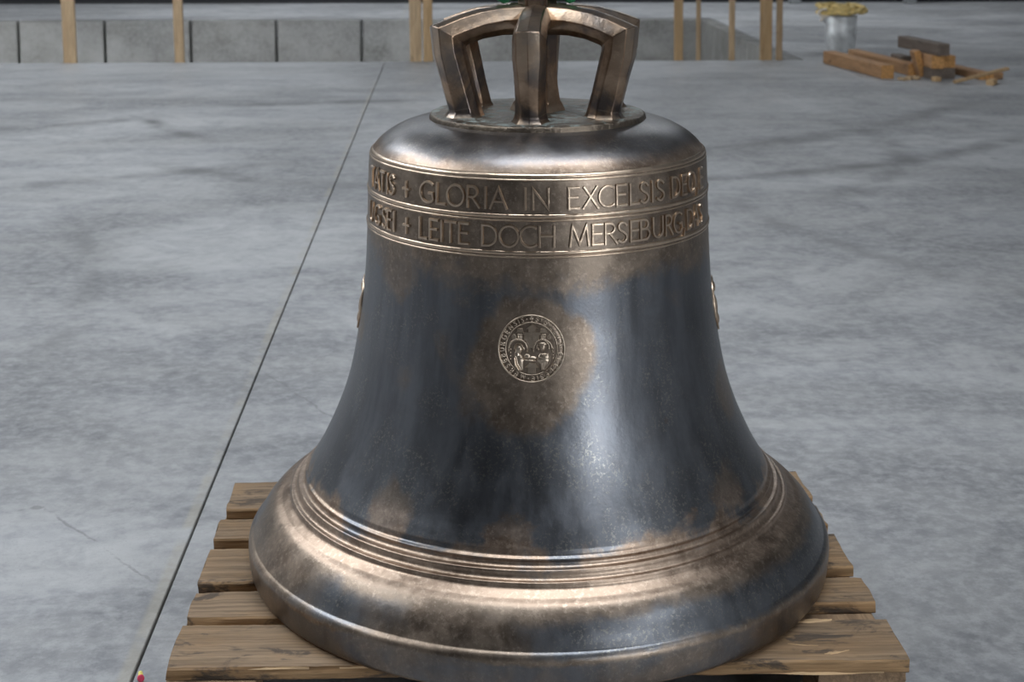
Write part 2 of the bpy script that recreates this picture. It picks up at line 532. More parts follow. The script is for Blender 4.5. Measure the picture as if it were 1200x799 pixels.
def lathe_bm(prof, seg=128, cap=True):
    bm = bmesh.new()
    rings = []
    for (r, z) in prof:
        if r < 1e-6:
            rings.append([bm.verts.new((0, 0, z))])
        else:
            rings.append([bm.verts.new((r * math.sin(2 * PI * i / seg), -r * math.cos(2 * PI * i / seg), z)) for i in range(seg)])
    for a, b in zip(rings[:-1], rings[1:]):
        for i in range(seg):
            j = (i + 1) % seg
            if len(a) == 1 and len(b) == 1:
                continue
            if len(a) == 1:
                bm.faces.new((a[0], b[j], b[i]))
            elif len(b) == 1:
                bm.faces.new((a[i], a[j], b[0]))
            else:
                bm.faces.new((a[i], a[j], b[j], b[i]))
    bmesh.ops.recalc_face_normals(bm, faces=bm.faces)
    return bm


def catmull(pts, n=6, closed=False):
    out = []
    P = [np.array(p, float) for p in pts]
    m = len(P)
    rng = range(m if closed else m - 1)
    for i in rng:
        if closed:
            p0, p1, p2, p3 = P[(i - 1) % m], P[i], P[(i + 1) % m], P[(i + 2) % m]
        else:
            p1, p2 = P[i], P[i + 1]
            p0 = P[i - 1] if i > 0 else 2 * p1 - p2
            p3 = P[i + 2] if i + 2 < m else 2 * p2 - p1
        for k in range(n):
            t = k / n
            out.append(0.5 * ((2 * p1) + (-p0 + p2) * t + (2 * p0 - 5 * p1 + 4 * p2 - p3) * t * t + (-p0 + 3 * p1 - 3 * p2 + p3) * t ** 3))
    if not closed:
        out.append(P[-1])
    return out


def tube_bm(pts, rad, seg=8, closed=False, bm=None):
    bm = bm or bmesh.new()
    P = [Vector(p) for p in pts]
    n = len(P)
    rings = []
    up = Vector((0.13, 0.21, 1)).normalized()
    for i, p in enumerate(P):
        a = P[(i - 1) % n] if (closed or i > 0) else p
        b = P[(i + 1) % n] if (closed or i < n - 1) else p
        t = (b - a).normalized()
        u = t.cross(up)
        if u.length < 1e-3:
            u = t.cross(Vector((1, 0, 0)))
        u.normalize()
        w = t.cross(u)
        r = rad[i] if isinstance(rad, (list, tuple)) else rad
        rings.append([bm.verts.new(p + (u * math.cos(2 * PI * k / seg) + w * math.sin(2 * PI * k / seg)) * r) for k in range(seg)])
    for i in range(n if closed else n - 1):
        a, b = rings[i], rings[(i + 1) % n]
        for k in range(seg):
            bm.faces.new((a[k], a[(k + 1) % seg], b[(k + 1) % seg], b[k]))
    if not closed:
        bm.faces.new(rings[0])
        bm.faces.new(rings[-1])
    bmesh.ops.recalc_face_normals(bm, faces=bm.faces)
    return bm


# ------------------------------------------------------------------ the hall
EDGE_Y, FAR_Y, PIT_X, JX = 10.11, 14.70, 2.74, -0.730
PIT_Z = -1.30

floor = link_mesh('floor', box_bm(HX0, HX1, HY0, EDGE_Y, -0.30, -0.022), M['joint'])
tag(floor, 'dark joint bed beneath the grey concrete floor slabs', None, None, 'structure')


def slab(x0, x1, y0, y1, mat):
    return link_mesh('concrete_slab', box_bm(x0, x1, y0, y1, -0.20, 0.0, 0.0018, 1), mat, floor)


g = 0.0026
slab(HX0, JX - g, HY0, 8.86, M['floor'])
slab(JX + g, HX1, HY0, 8.86, M['floor'])
slab(HX0, JX - g, 8.865, EDGE_Y, M['floor_edge'])
slab(JX + g, PIT_X + 0.3, 8.865, EDGE_Y, M['floor_edge'])
slab(PIT_X + 0.304, HX1, 8.865, EDGE_Y, M['floor'])
slab(PIT_X + 0.14, HX1, EDGE_Y + 0.006, FAR_Y + 0.131, M['floor'])
slab(HX0, PIT_X - 0.003, FAR_Y + 0.135, HY1, M['floor'])
slab(PIT_X + 0.003, HX1, FAR_Y + 0.135, HY1, M['floor'])

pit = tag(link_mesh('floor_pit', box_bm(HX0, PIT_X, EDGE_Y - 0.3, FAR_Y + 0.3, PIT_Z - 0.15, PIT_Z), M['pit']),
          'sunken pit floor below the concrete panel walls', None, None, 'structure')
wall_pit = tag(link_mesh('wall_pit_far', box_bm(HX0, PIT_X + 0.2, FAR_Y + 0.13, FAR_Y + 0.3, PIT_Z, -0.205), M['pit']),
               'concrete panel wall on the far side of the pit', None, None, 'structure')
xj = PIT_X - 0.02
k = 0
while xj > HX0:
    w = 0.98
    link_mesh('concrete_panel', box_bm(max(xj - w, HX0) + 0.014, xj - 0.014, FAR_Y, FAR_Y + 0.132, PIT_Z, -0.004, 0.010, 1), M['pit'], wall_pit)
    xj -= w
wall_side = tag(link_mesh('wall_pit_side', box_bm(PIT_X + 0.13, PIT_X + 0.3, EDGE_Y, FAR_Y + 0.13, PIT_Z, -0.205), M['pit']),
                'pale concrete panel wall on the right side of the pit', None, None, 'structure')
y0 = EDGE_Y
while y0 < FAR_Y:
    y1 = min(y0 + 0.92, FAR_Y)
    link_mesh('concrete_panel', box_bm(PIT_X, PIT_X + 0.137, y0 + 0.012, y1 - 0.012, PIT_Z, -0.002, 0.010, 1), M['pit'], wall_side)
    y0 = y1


def wall_with_hole(name, label, axis, pos, a0, a1, z0, z1, hole, th=0.25, mat='wall'):
    """axis 'x': wall in a plane of constant x, spanning a = y; hole (a0,a1,z0,z1)"""
    bm = bmesh.new()
    h0, h1, hz0, hz1 = hole
    rects = [(a0, h0, z0, z1), (h1, a1, z0, z1), (h0, h1, hz1, z1)]
    if hz0 > z0 + 0.01:
        rects.append((h0, h1, z0, hz0))
    for (p, q, r, s) in rects:
        b2 = box_bm(pos - th if pos < 0 else pos, pos if pos < 0 else pos + th, p, q, r, s) if axis == 'x' else \
            box_bm(p, q, pos - th if pos < 0 else pos, pos if pos < 0 else pos + th, r, s)
        me = bpy.data.meshes.new('tmp')
        b2.to_mesh(me)
        b2.free()
        bm.from_mesh(me)
        bpy.data.meshes.remove(me)
    return tag(link_mesh(name, bm, M[mat]), label, None, None, 'structure')


wall_with_hole('wall_front', 'grey hall wall with open gate behind the camera', 'y', HY0, HX0, HX1, -0.3, HZ, GATE)
tag(link_mesh('wall_right', box_bm(HX1, HX1 + 0.25, HY0, HY1, -0.3, HZ), M['wall']), 'grey sheet wall on the right of the hall', None, None, 'structure')
tag(link_mesh('wall_left', box_bm(HX0 - 0.25, HX0, HY0, HY1, -0.3, HZ), M['wall']), 'grey sheet wall on the left of the hall', None, None, 'structure')
wb = tag(link_mesh('wall_back', box_bm(HX0, HX1, HY1, HY1 + 0.25, -0.3, HZ), M['wall_far']), 'dark grey wall at the far end of the hall', None, None, 'structure')
# dark sheet gate on the far wall with pale columns
xg = 4.55
while xg < HX1 - 0.3:
    link_mesh('gate_panel', box_bm(xg, xg + 0.86, HY1 - 0.07, HY1 + 0.02, 0.0, 4.2, 0.012, 1), M['wall_dark'], wb)
    xg += 0.88
for xc in (4.42, 5.98):
    link_mesh('column', box_bm(xc - 0.07, xc + 0.07, HY1 - 0.42, HY1 - 0.24, 0.0, HZ, 0.01, 1), M['post_pale'], wb)
tag(link_mesh('baseboard_back', box_bm(HX0, 4.3, HY1 - 0.06, HY1, 0.0, 0.12), M['wall_dark']), 'dark kick strip along the far wall', None, None, 'structure')
# roof with its roof lights: tile the roof in a grid and leave the openings out
bm = bmesh.new()
gx = sorted({HX0, HX1} | {q for r_ in ROOF_LIGHTS for q in r_[:2]})
gy = sorted({HY0, HY1} | {q for r_ in ROOF_LIGHTS for q in r_[2:]})
for p, q in zip(gx[:-1], gx[1:]):
    for r, t_ in zip(gy[:-1], gy[1:]):
        cx_, cy_ = (p + q) / 2, (r + t_) / 2
        if any(a < cx_ < b and c < cy_ < d for a, b, c, d in ROOF_LIGHTS):
            continue
        b2 = box_bm(p, q, r, t_, HZ, HZ + 0.2)
        me = bpy.data.meshes.new('tmp')
        b2.to_mesh(me)
        b2.free()
        bm.from_mesh(me)
        bpy.data.meshes.remove(me)
tag(link_mesh('ceiling', bm, M['ceiling']), 'grey sheet roof with four roof lights', None, None, 'structure')

# ------------------------------------------------------------------ guard posts along the pit
POSTS = [(-3.445, -3.337, 'post', 0.045, 'broad pale guard post standing alone at the pit edge, widest of the single pale posts'),
         (-2.511, -2.432, 'post', 0.045, 'slim pale guard post standing alone close beside a dark panel joint at the pit'),
         (-0.517, -0.415, 'post', 0.045, 'pale wide guard post paired with an orange post at the pit'),
         (-0.401, -0.320, 'post_orange', 0.03, 'orange brown guard post right beside a pale wide post'),
         (1.753, 1.827, 'post_orange', 0.045, 'orange brown guard post standing behind the bell crown at the pit'),
         (1.942, 1.979, 'post', 0.03, 'very thin dull guard post at the pit corner panels'),
         (2.227, 2.275, 'post', 0.035, 'thin pale guard post in front of the pale side panels'),
         (2.498, 2.598, 'post_orange', 0.045, 'broad golden brown guard post at the pit corner nearest the bucket'),
         (2.636, 2.688, 'post', 0.03, 'thin pale guard post next to the broad golden brown one')]
for i, (a, b, m_, th, lab) in enumerate(POSTS):
    h = 2.6
    bmp = board_bm(b - a, h, th, i + 11, 30, 0.0016, 0.003, axis=1)
    for v in bmp.verts:                      # stand it up: long axis to z
        v.co = Vector((v.co.x, -v.co.z, v.co.y))
    bmesh.ops.recalc_face_normals(bmp, faces=bmp.faces)
    o = link_mesh('guard_post', bmp, M[m_], None, ((a + b) / 2, EDGE_Y + th / 2 + 0.001, PIT_Z + h / 2), (0, -0.010, 0))
    tag(o, lab, 'post', 'wooden guard posts along the pit')

# ------------------------------------------------------------------ the pallet
PZ = 0.144
pallet = tag(empty('pallet', (-0.0243, -0.4333, 0)), 'weathered wooden pallet with gapped boards under the bronze bell', 'pallet')
TOP = [(0.0, 0.145, -0.019, 0.002, 0.011), (0.186, 0.286, 0.012, 0.004, 0.003), (0.327, 0.472, 0.018, 0.001, 0.003),
       (0.513, 0.613, 0.022, 0.000, 0.003), (0.655, 0.800, 0.016, 0.003, 0.003)]
for i, (a, b, yaw, dx, rg) in enumerate(TOP):
    o = link_mesh('top_board', board_bm(1.2, b - a, 0.022, i + 1, 90, 0.0026, 0.0020, 0, rg), M['pallet'], pallet,
                  (dx, (a + b) / 2 + (0.002 if i else 0.0), PZ - 0.011 + (-0.0005 if i else 0)), (0, 0, yaw), angle=0.5)
for i, xc in enumerate((-0.5275, 0.0, 0.5275)):
    link_mesh('cross_board', board_bm(0.145, 0.8, 0.022, i + 21, 40, 0.0018, 0.0022, 1, 0.004), M['pallet_y'], pallet, (xc, 0.4, PZ - 0.033), angle=0.5)
    for j, yc in enumerate((0.05, 0.4, 0.75)):
        link_mesh('block', board_bm(0.145 if i != 1 else 0.145, 0.1 if j != 1 else 0.145, 0.078, i * 3 + j + 31, 8, 0.0016, 0.003, 1), M['pallet_y'], pallet,
                  (xc, yc, 0.022 + 0.039), angle=0.5)
for i, yc in enumerate((0.05, 0.4, 0.75)):
    link_mesh('bottom_board', board_bm(1.2, 0.1 if i != 1 else 0.145, 0.022, i + 51, 40, 0.0016, 0.002, 0), M['pallet'], pallet, (0, yc, 0.011), angle=0.5)
# split slivers along the broken front edge
rnd = random.Random(4)
for (x, y, z, L_, yaw, w) in ((0.45, 0.005, 0.1235, 0.22, -0.02, 0.007), (0.49, 0.030, 0.1425, 0.045, 0.25, 0.006), (0.44, 0.055, 0.1425, 0.05, -0.15, 0.005),
                              (0.475, 0.138, 0.1425, 0.07, 0.14, 0.009), (-0.45, 0.004, 0.1405, 0.16, -0.02, 0.0035), (-0.30, 0.005, 0.1405, 0.12, 0.01, 0.003)):
    bs = bmesh.new()
    n = 9
    rows = []
    for k_ in range(n):
        t = k_ / (n - 1)
        ww = w * (0.15 + math.sin(PI * min(0.97, max(0.03, t))) * (0.8 + 0.3 * rnd.random()))
        zz = rnd.uniform(-0.0006, 0.0006)
        xx = (t - 0.5) * L_
        rows.append([bs.verts.new((xx, -ww, zz - 0.0015)), bs.verts.new((xx, -ww * 0.3, zz + 0.0022)), bs.verts.new((xx, ww, zz)), bs.verts.new((xx, 0, zz - 0.0035))])
    for a_, b_ in zip(rows[:-1], rows[1:]):
        for q in range(4):
            bs.faces.new((a_[q], b_[q], b_[(q + 1) % 4], a_[(q + 1) % 4]))
    bs.faces.new(rows[0])
    bs.faces.new(rows[-1])
    bmesh.ops.recalc_face_normals(bs, faces=bs.faces)
    link_mesh('splinter', bs, M['splinter'], pallet, (x, y + (-0.019) * x, z), (0, 0, yaw - 0.019))

# ------------------------------------------------------------------ the bell
bell = tag(empty('church_bell', (-0.0015, 0, PZ + 0.0015), (0, -0.003, -0.0585)),
           'large cast bronze church bell with raised inscription standing on wooden pallet', 'bell')

up_pts = [(0.190, 0.829), (0.203, 0.8268), (0.222, 0.8230), (0.245, 0.8165), (0.268, 0.8055), (0.287, 0.7920), (0.2995, 0.7780), (0.3060, 0.7675)]
band_pts = [(0.3083, 0.7550), (0.3103, 0.7100), (0.3125, 0.6500), (0.3145, 0.6000), (0.3170, 0.5600), (0.3205, 0.5200), (0.3262, 0.4800),
            (0.3350, 0.4220), (0.3475, 0.3620), (0.3630, 0.3120), (0.3800, 0.2700), (0.4020, 0.2240), (0.4165, 0.1990), (0.4245, 0.1860)]
mould_base = [(0.4245, 0.1860), (0.4305, 0.1690), (0.4450, 0.1550), (0.4600, 0.1410), (0.4760, 0.1300)]
low_pts = [(0.4760, 0.1300), (0.4900, 0.1225), (0.5045, 0.1085), (0.5160, 0.0930), (0.5245, 0.0780), (0.5300, 0.0685)]
lip_pts = [(0.5300, 0.0685), (0.5350, 0.0645), (0.5385, 0.0590), (0.5398, 0.0500), (0.5390, 0.0300), (0.5365, 0.0120), (0.5320, 0.0030), (0.5260, 0.0)]
inn_pts = [(0.5050, 0.0), (0.4950, 0.0060), (0.4700, 0.0500), (0.4300, 0.1100), (0.3850, 0.2000), (0.3300, 0.3300), (0.2900, 0.5000), (0.2750, 0.7000), (0.2600, 0.7600), (0.2000, 0.7900)]
outer = catmull(up_pts + band_pts, 6)
mb = catmull(mould_base, 22)
# three round mouldings riding on the base curve
s_acc, prev = 0.0, mb[0]
mould = []
for i, p in enumerate(mb):
    s_acc += float(np.linalg.norm(p - prev))
    prev = p
    q0, q1 = mb[max(0, i - 1)], mb[min(len(mb) - 1, i + 1)]
    t = (q1 - q0) / np.linalg.norm(q1 - q0)
    nrm = np.array([-t[1], t[0]])
    bmp_ = sum(a_ * math.exp(-((s_acc - c_) / w_) ** 2) for c_, a_, w_ in ((0.0145, 0.0048, 0.0046), (0.0350, 0.0054, 0.0052), (0.0545, 0.0044, 0.0044)))
    mould.append(p + nrm * bmp_)
low = catmull(low_pts, 6)
lip = catmull(lip_pts, 5)
inn = catmull(inn_pts, 4)
prof_out = [tuple(p) for p in outer] + [tuple(p) for p in mould[1:]] + [tuple(p) for p in low[1:]] + [tuple(p) for p in lip[1:]]
PZs = np.array([p[1] for p in prof_out][::-1])
PRs = np.array([p[0] for p in prof_out][::-1])


def prof_r(z):
    return float(np.interp(z, PZs, PRs))


full = [(0.0, 0.829)] + prof_out + [tuple(p) for p in inn] + [(0.0, 0.795)]
link_mesh('bell_body', lathe_bm(full, 224), M['bronze_body'], bell, smooth=True)


def on_bell(th, z, h):
    r = prof_r(z) + h
    return (r * math.sin(th), -r * math.cos(th), z)


# flat plate that carries the crown
pl = [(0.0, 0.8405), (0.150, 0.8390), (0.1885, 0.8380), (0.1945, 0.8365), (0.1970, 0.8330), (0.1985, 0.8265), (0.2000, 0.822), (0.0, 0.822)]
bm = lathe_bm(pl[:2] + [tuple(p) for p in catmull(pl[2:6], 4)] + pl[6:], 128)
for v in bm.verts:
    if v.co.z > 0.836:
        v.co.z += mnoise.noise(v.co * 40) * 0.0012
link_mesh('crown_plate', bm, M['bronze_plate'], bell, smooth=True, angle=0.9)

# raised fillets framing the two lines of lettering
for zc in (0.7730, 0.7065, 0.6455):
    pts = []
    for k_ in range(9):
        t = -1 + 2 * k_ / 8
        pts.append((prof_r(zc + t * 0.0040) + (0.0021 * (1 - t * t) if abs(t) < 1 else -0.001), zc + t * 0.0040))
    z2 = zc - 0.0068
    for k_ in range(7):
        t = -1 + 2 * k_ / 6
        pts.append((prof_r(z2 - t * -0.0020) + (0.0012 * (1 - t * t) if abs(t) < 1 else -0.001), z2 + t * 0.0020))
    pts = sorted(pts, key=lambda q: -q[1])
    inner = [(pts[-1][0] - 0.004, pts[-1][1]), (pts[0][0] - 0.004, pts[0][1])]
    link_mesh('band_fillet', lathe_bm(pts + inner + [pts[0]], 192), M['bronze_band'], bell, smooth=True)


# ---- lettering: a hand-drawn roman stroke alphabet (cap height 1)
def arc(cx, cy, rx, ry, a0, a1, n=14):
    return [(cx + rx * math.cos(math.radians(a0 + (a1 - a0) * i / n)), cy + ry * math.sin(math.radians(a0 + (a1 - a0) * i / n))) for i in range(n + 1)]


def smooth2(pts, n=5):
    return [tuple(p) for p in catmull(pts, n)]


S_PTS = [(0.50, 0.86), (0.38, 0.97), (0.24, 0.99), (0.09, 0.90), (0.06, 0.74), (0.16, 0.60), (0.34, 0.50), (0.50, 0.36), (0.52, 0.18), (0.38, 0.03), (0.20, 0.01), (0.03, 0.11)]
GLYPH = {
    'A': (0.86, [[(0, 0), (0.43, 1), (0.86, 0)], [(0.17, 0.34), (0.69, 0.34)]]),
    'B': (0.58, [[(0, 0), (0, 1)], [(0, 1), (0.24, 1)] + arc(0.24, 0.77, 0.25, 0.23, 85, -90) + [(0, 0.54)], [(0, 0.54), (0.28, 0.54)] + arc(0.28, 0.27, 0.30, 0.27, 85, -90) + [(0, 0)]]),
    'C': (0.80, [arc(0.52, 0.5, 0.52, 0.51, 55, 305, 20)]),
    'D': (0.78, [[(0, 0), (0, 1)], [(0, 1), (0.26, 1)] + arc(0.26, 0.5, 0.52, 0.5, 88, -88, 18) + [(0, 0)]]),
    'E': (0.54, [[(0, 0), (0, 1)], [(0, 1), (0.52, 1)], [(0, 0.53), (0.46, 0.53)], [(0, 0), (0.54, 0)]]),
    'G': (0.84, [arc(0.52, 0.5, 0.52, 0.51, 52, 318, 20) + [(0.84, 0.45)], [(0.84, 0.46), (0.60, 0.46)]]),
    'H': (0.76, [[(0, 0), (0, 1)], [(0.76, 0), (0.76, 1)], [(0, 0.53), (0.76, 0.53)]]),
    'I': (0.0, [[(0, 0), (0, 1)]]),
    'L': (0.52, [[(0, 1), (0, 0)], [(0, 0), (0.52, 0)]]),
    'M': (1.02, [[(0, 0), (0.13, 1), (0.51, 0.08), (0.89, 1), (1.02, 0)]]),
    'N': (0.80, [[(0, 0), (0, 1), (0.80, 0), (0.80, 1)]]),
    'O': (1.00, [arc(0.5, 0.5, 0.5, 0.51, 0, 360, 28)]),
    'R': (0.66, [[(0, 0), (0, 1)], [(0, 1), (0.26, 1)] + arc(0.26, 0.75, 0.27, 0.25, 85, -90) + [(0, 0.5)], [(0.25, 0.50), (0.66, 0)]]),
    'S': (0.55, [smooth2(S_PTS, 4)]),
    'T': (0.66, [[(0.33, 0), (0.33, 1)], [(0, 1), (0.66, 1)]]),
    'U': (0.70, [[(0, 1), (0, 0.36)] + arc(0.35, 0.36, 0.35, 0.36, 185, 355, 12) + [(0.70, 1)]]),
    'V': (0.80, [[(0, 1), (0.40, 0), (0.80, 1)]]),
    'X': (0.78, [[(0, 0), (0.74, 1)], [(0.04, 1), (0.78, 0)]]),
    '+': (0.56, [[(0.28, 0.08), (0.28, 0.82)], [(0, 0.47), (0.56, 0.47)]]),
    ',': (0.14, [[(0.12, 0.08), (0.10, -0.08), (0.02, -0.24)]]),
    # uncial forms of the seal
    'e': (0.66, [arc(0.45, 0.5, 0.44, 0.5, 55, 305, 14), [(0.02, 0.5), (0.60, 0.5)]]),
    'm': (0.9, [arc(0.25, 0.5, 0.24, 0.5, 20, 330, 12), [(0.49, 1), (0.49, 0)], [(0.49, 0.95), (0.75, 0.95), (0.88, 0.6), (0.88, 0.05)]]),
    'x': (0.7, [[(0.35, 0), (0.35, 1)], [(0, 0.5), (0.7, 0.5)], [(0.15, 1), (0.55, 1)], [(0.15, 0), (0.55, 0)], [(0, 0.32), (0, 0.68)], [(0.7, 0.32), (0.7, 0.68)]]),
    '.': (0.12, [[(0.0, 0.5), (0.12, 0.5)]]),
}


def resample(poly, step):
    out = [poly[0]]
    for a, b in zip(poly[:-1], poly[1:]):
        L_ = math.hypot(b[0] - a[0], b[1] - a[1])
        n = max(1, int(math.ceil(L_ / step)))
        for i in range(1, n + 1):
            out.append((a[0] + (b[0] - a[0]) * i / n, a[1] + (b[1] - a[1]) * i / n))
    return out


def stroke(bm, poly, w, place, h, step=0.25, sink=1.0):
    """raised rounded ribbon along a 2D polyline; place(u,v,h) -> 3D"""
    closed = math.hypot(poly[0][0] - poly[-1][0], poly[0][1] - poly[-1][1]) < 1e-6
    P = resample(poly, step)
    if closed:
        P = P[:-1]
    n = len(P)
    prof = [(-1.0, -sink), (-0.92, 0.35), (-0.70, 0.94), (0.0, 1.0), (0.70, 0.94), (0.92, 0.35), (1.0, -sink)]
    rows = []
    for i, p in enumerate(P):
        a = P[i - 1] if (closed or i > 0) else None
        b = P[(i + 1) % n] if (closed or i < n - 1) else None
        d1 = (p[0] - a[0], p[1] - a[1]) if a else None
        d2 = (b[0] - p[0], b[1] - p[1]) if b else None
        d1 = d1 or d2
        d2 = d2 or d1
        l1, l2 = math.hypot(*d1), math.hypot(*d2)
        n1, n2 = (-d1[1] / l1, d1[0] / l1), (-d2[1] / l2, d2[0] / l2)
        mx, my = n1[0] + n2[0], n1[1] + n2[1]
        ml = math.hypot(mx, my)
        if ml < 0.2:
            mx, my = n1
            sc_ = 1.0
        else:
            mx, my = mx / ml, my / ml
            sc_ = min(2.2, 1.0 / max(0.3, mx * n1[0] + my * n1[1]))
        ww = w * sc_
        ext = (0, 0)
        if not closed and i in (0, n - 1):
            ww *= 1.12
            s_ = -1 if i == 0 else 1
            ext = (s_ * d1[0] / l1 * w * 0.7, s_ * d1[1] / l1 * w * 0.7)
        rows.append([bm.verts.new(place(p[0] + ext[0] + mx * ww * o_, p[1] + ext[1] + my * ww * o_, h * hh)) for (o_, hh) in prof])
    m_ = len(prof)
    for i in range(n if closed else n - 1):
        A, B = rows[i], rows[(i + 1) % n]
        for j in range(m_ - 1):
            bm.faces.new((A[j], B[j], B[j + 1], A[j + 1]))
    if not closed:
        bm.faces.new(rows[0])
        bm.faces.new(rows[-1])


def letter_obj(ch, thc, z_base, cap, R):
    wid, strokes = GLYPH[ch]
    bm = bmesh.new()
    s_ = cap
    wf = 0.93 if abs(thc) < 0.75 else 0.80

    def place(u, v, h):
        return on_bell(thc + (u - wid / 2) * wf * s_ / R, z_base + v * s_, h)
    for poly in strokes:
        stroke(bm, poly, 0.070, place, 0.0038)
    bmesh.ops.recalc_face_normals(bm, faces=bm.faces)
    nm = {'+': 'cross_mark', ',': 'comma'}.get(ch, 'letter')
    return link_mesh(nm, bm, M['bronze_band'], bell, smooth=True, angle=0.8)


ROW1 = list(zip('TATIS+GLORIAINEXCELSISDEO,E',
                [-1.215, -1.125, -1.044, -0.981, -0.934, -0.799, -0.640, -0.541, -0.450, -0.344, -0.276, -0.206, -0.064, 0.018, 0.194, 0.286, 0.375, 0.465, 0.546,
                 0.611, 0.667, 0.727, 0.858, 0.942, 1.032, 1.105, 1.175]))
ROW2 = list(zip('UGSEI+LEITEDOCHMERSEBURG,DAS',
                [-1.215, -1.110, -1.007, -0.948, -0.906, -0.790, -0.658, -0.584, -0.533, -0.478, -0.398, -0.254, -0.149, -0.049, 0.050, 0.223, 0.323, 0.401, 0.468,
                 0.546, 0.612, 0.704, 0.792, 0.868, 0.930, 0.996, 1.072, 1.150]))
for ch, th in ROW1:
    letter_obj(ch, th, 0.7190, 0.0340, 0.3105)
for ch, th in ROW2:
    letter_obj(ch, th, 0.6570, 0.0335, 0.3125)


# ---- the town seal
def seal_place(th0, z0):
    R_ = prof_r(z0)

    def f(u, v, h):
        return on_bell(th0 + u / R_, z0 + v, h)
    return f


def relief_poly(bm, pts, place, h, inset=0.0009):
    """raised flat shape with chamfered edges; pts counter-clockwise in seal metres"""
    cx = sum(p[0] for p in pts) / len(pts)
    cy = sum(p[1] for p in pts) / len(pts)

    def shrink(p):
        dx, dy = cx - p[0], cy - p[1]
        L_ = max(1e-6, math.hypot(dx, dy))
        return (p[0] + dx / L_ * min(inset, L_ * 0.4), p[1] + dy / L_ * min(inset, L_ * 0.4))
    lo = [bm.verts.new(place(p[0], p[1], -0.001)) for p in pts]
    mi = [bm.verts.new(place(p[0], p[1], h * 0.6)) for p in pts]
    hi = [bm.verts.new(place(*shrink(p), h)) for p in pts]
    n = len(pts)
    for i in range(n):
        j = (i + 1) % n
        bm.faces.new((lo[i], lo[j], mi[j], mi[i]))
        bm.faces.new((mi[i], mi[j], hi[j], hi[i]))
    c = bm.verts.new(place(cx, cy, h * 1.08))
    for i in range(n):
        bm.faces.new((hi[i], hi[(i + 1) % n], c))


def dome(bm, cx, cy, rx, ry, place, h, rot=0.0, seg=16, base=0.0):
    rows = []
    cr, sr = math.cos(rot), math.sin(rot)
    for k_ in range(6):
        a = k_ / 5 * PI / 2
        rr, hh = math.cos(a), math.sin(a)
        if k_ == 5:
            rows.append([bm.verts.new(place(cx, cy, base + h))])
            break
        row = []
        for i in range(seg):
            t = 2 * PI * i / seg
            x_, y_ = rx * rr * math.cos(t), ry * rr * math.sin(t)
            row.append(bm.verts.new(place(cx + cr * x_ - sr * y_, cy + sr * x_ + cr * y_, base + h * hh - (0.001 if k_ == 0 else 0))))
        rows.append(row)
    for a, b in zip(rows[:-1], rows[1:]):
        for i in range(seg):
            j = (i + 1) % seg
            if len(b) == 1:
                bm.faces.new((a[i], a[j], b[0]))
            else:
                bm.faces.new((a[i], a[j], b[j], b[i]))


def ring(bm, r, w, place, h, n=72):
    poly = [(r * math.cos(2 * PI * i / n), r * math.sin(2 * PI * i / n)) for i in range(n)]
    stroke(bm, poly + [poly[0]], w, place, h, step=1.0)


def fin(bm):
    bmesh.ops.recalc_face_normals(bm, faces=bm.faces)
    return bm


sp_ = seal_place(SEAL_TH, SEAL_Z)
bm = bmesh.new()      # thin dark ground disc of the seal
rows = []
for k_ in range(8):
    rr = SEAL_R * 0.985 * k_ / 7
    rows.append([bm.verts.new(sp_(rr * math.cos(2 * PI * i / 48), rr * math.sin(2 * PI * i / 48), 0.0007)) for i in range(48)] if k_ else [bm.verts.new(sp_(0, 0, 0.0007))])
rows.append([bm.verts.new(sp_(SEAL_R * math.cos(2 * PI * i / 48), SEAL_R * math.sin(2 * PI * i / 48), -0.001)) for i in range(48)])
for a, b in zip(rows[:-1], rows[1:]):
    for i in range(48):
        j = (i + 1) % 48
        bm.faces.new((a[0], b[i], b[j]) if len(a) == 1 else (a[i], b[i], b[j], a[j]))
seal = link_mesh('seal', fin(bm), M['bronze_seal_ground'], bell, smooth=True)
seal['label'] = 'round cast seal relief ringed with medieval lettering'

bm = bmesh.new()
ring(bm, SEAL_R - 0.0012, 0.0016, sp_, 0.0030, 96)
link_mesh('outer_ring', fin(bm), M['bronze_seal'], seal, smooth=True)
bm = bmesh.new()
ring(bm, SEAL_R * 0.765, 0.0011, sp_, 0.0026, 96)
link_mesh('inner_ring', fin(bm), M['bronze_seal'], seal, smooth=True)

# the legend runs clockwise from the cross at the top
TXT = 'xSIGILLVm.eCCLeSIe.MeRSeBURGENSIS.'
capm = SEAL_R * 0.142
adv = [GLYPH[c][0] * 0.82 + 0.52 for c in TXT]
tot = sum(adv)
pos = -adv[0] / 2
for c, a in zip(TXT, adv):
    ang = (pos + a / 2) / tot * 2 * PI
    pos += a
    wid, strokes = GLYPH[c]
    bm = bmesh.new()
    r0 = SEAL_R * 0.805

    def pl_(u, v, h, ang=ang, wid=wid):
        rr = r0 + v * capm
        aa = ang + (u - wid / 2) * 0.82 * capm / (SEAL_R * 0.875)
        return sp_(rr * math.sin(aa), rr * math.cos(aa), h)
    for poly in strokes:
        stroke(bm, poly, 0.13, pl_, 0.0021, step=0.5)
    link_mesh('legend_letter', fin(bm), M['bronze_seal'], seal, smooth=True)

U = SEAL_R * 0.765      # radius of the picture field


def P_(*pts):
    return [(x * U, y * U) for x, y in pts]


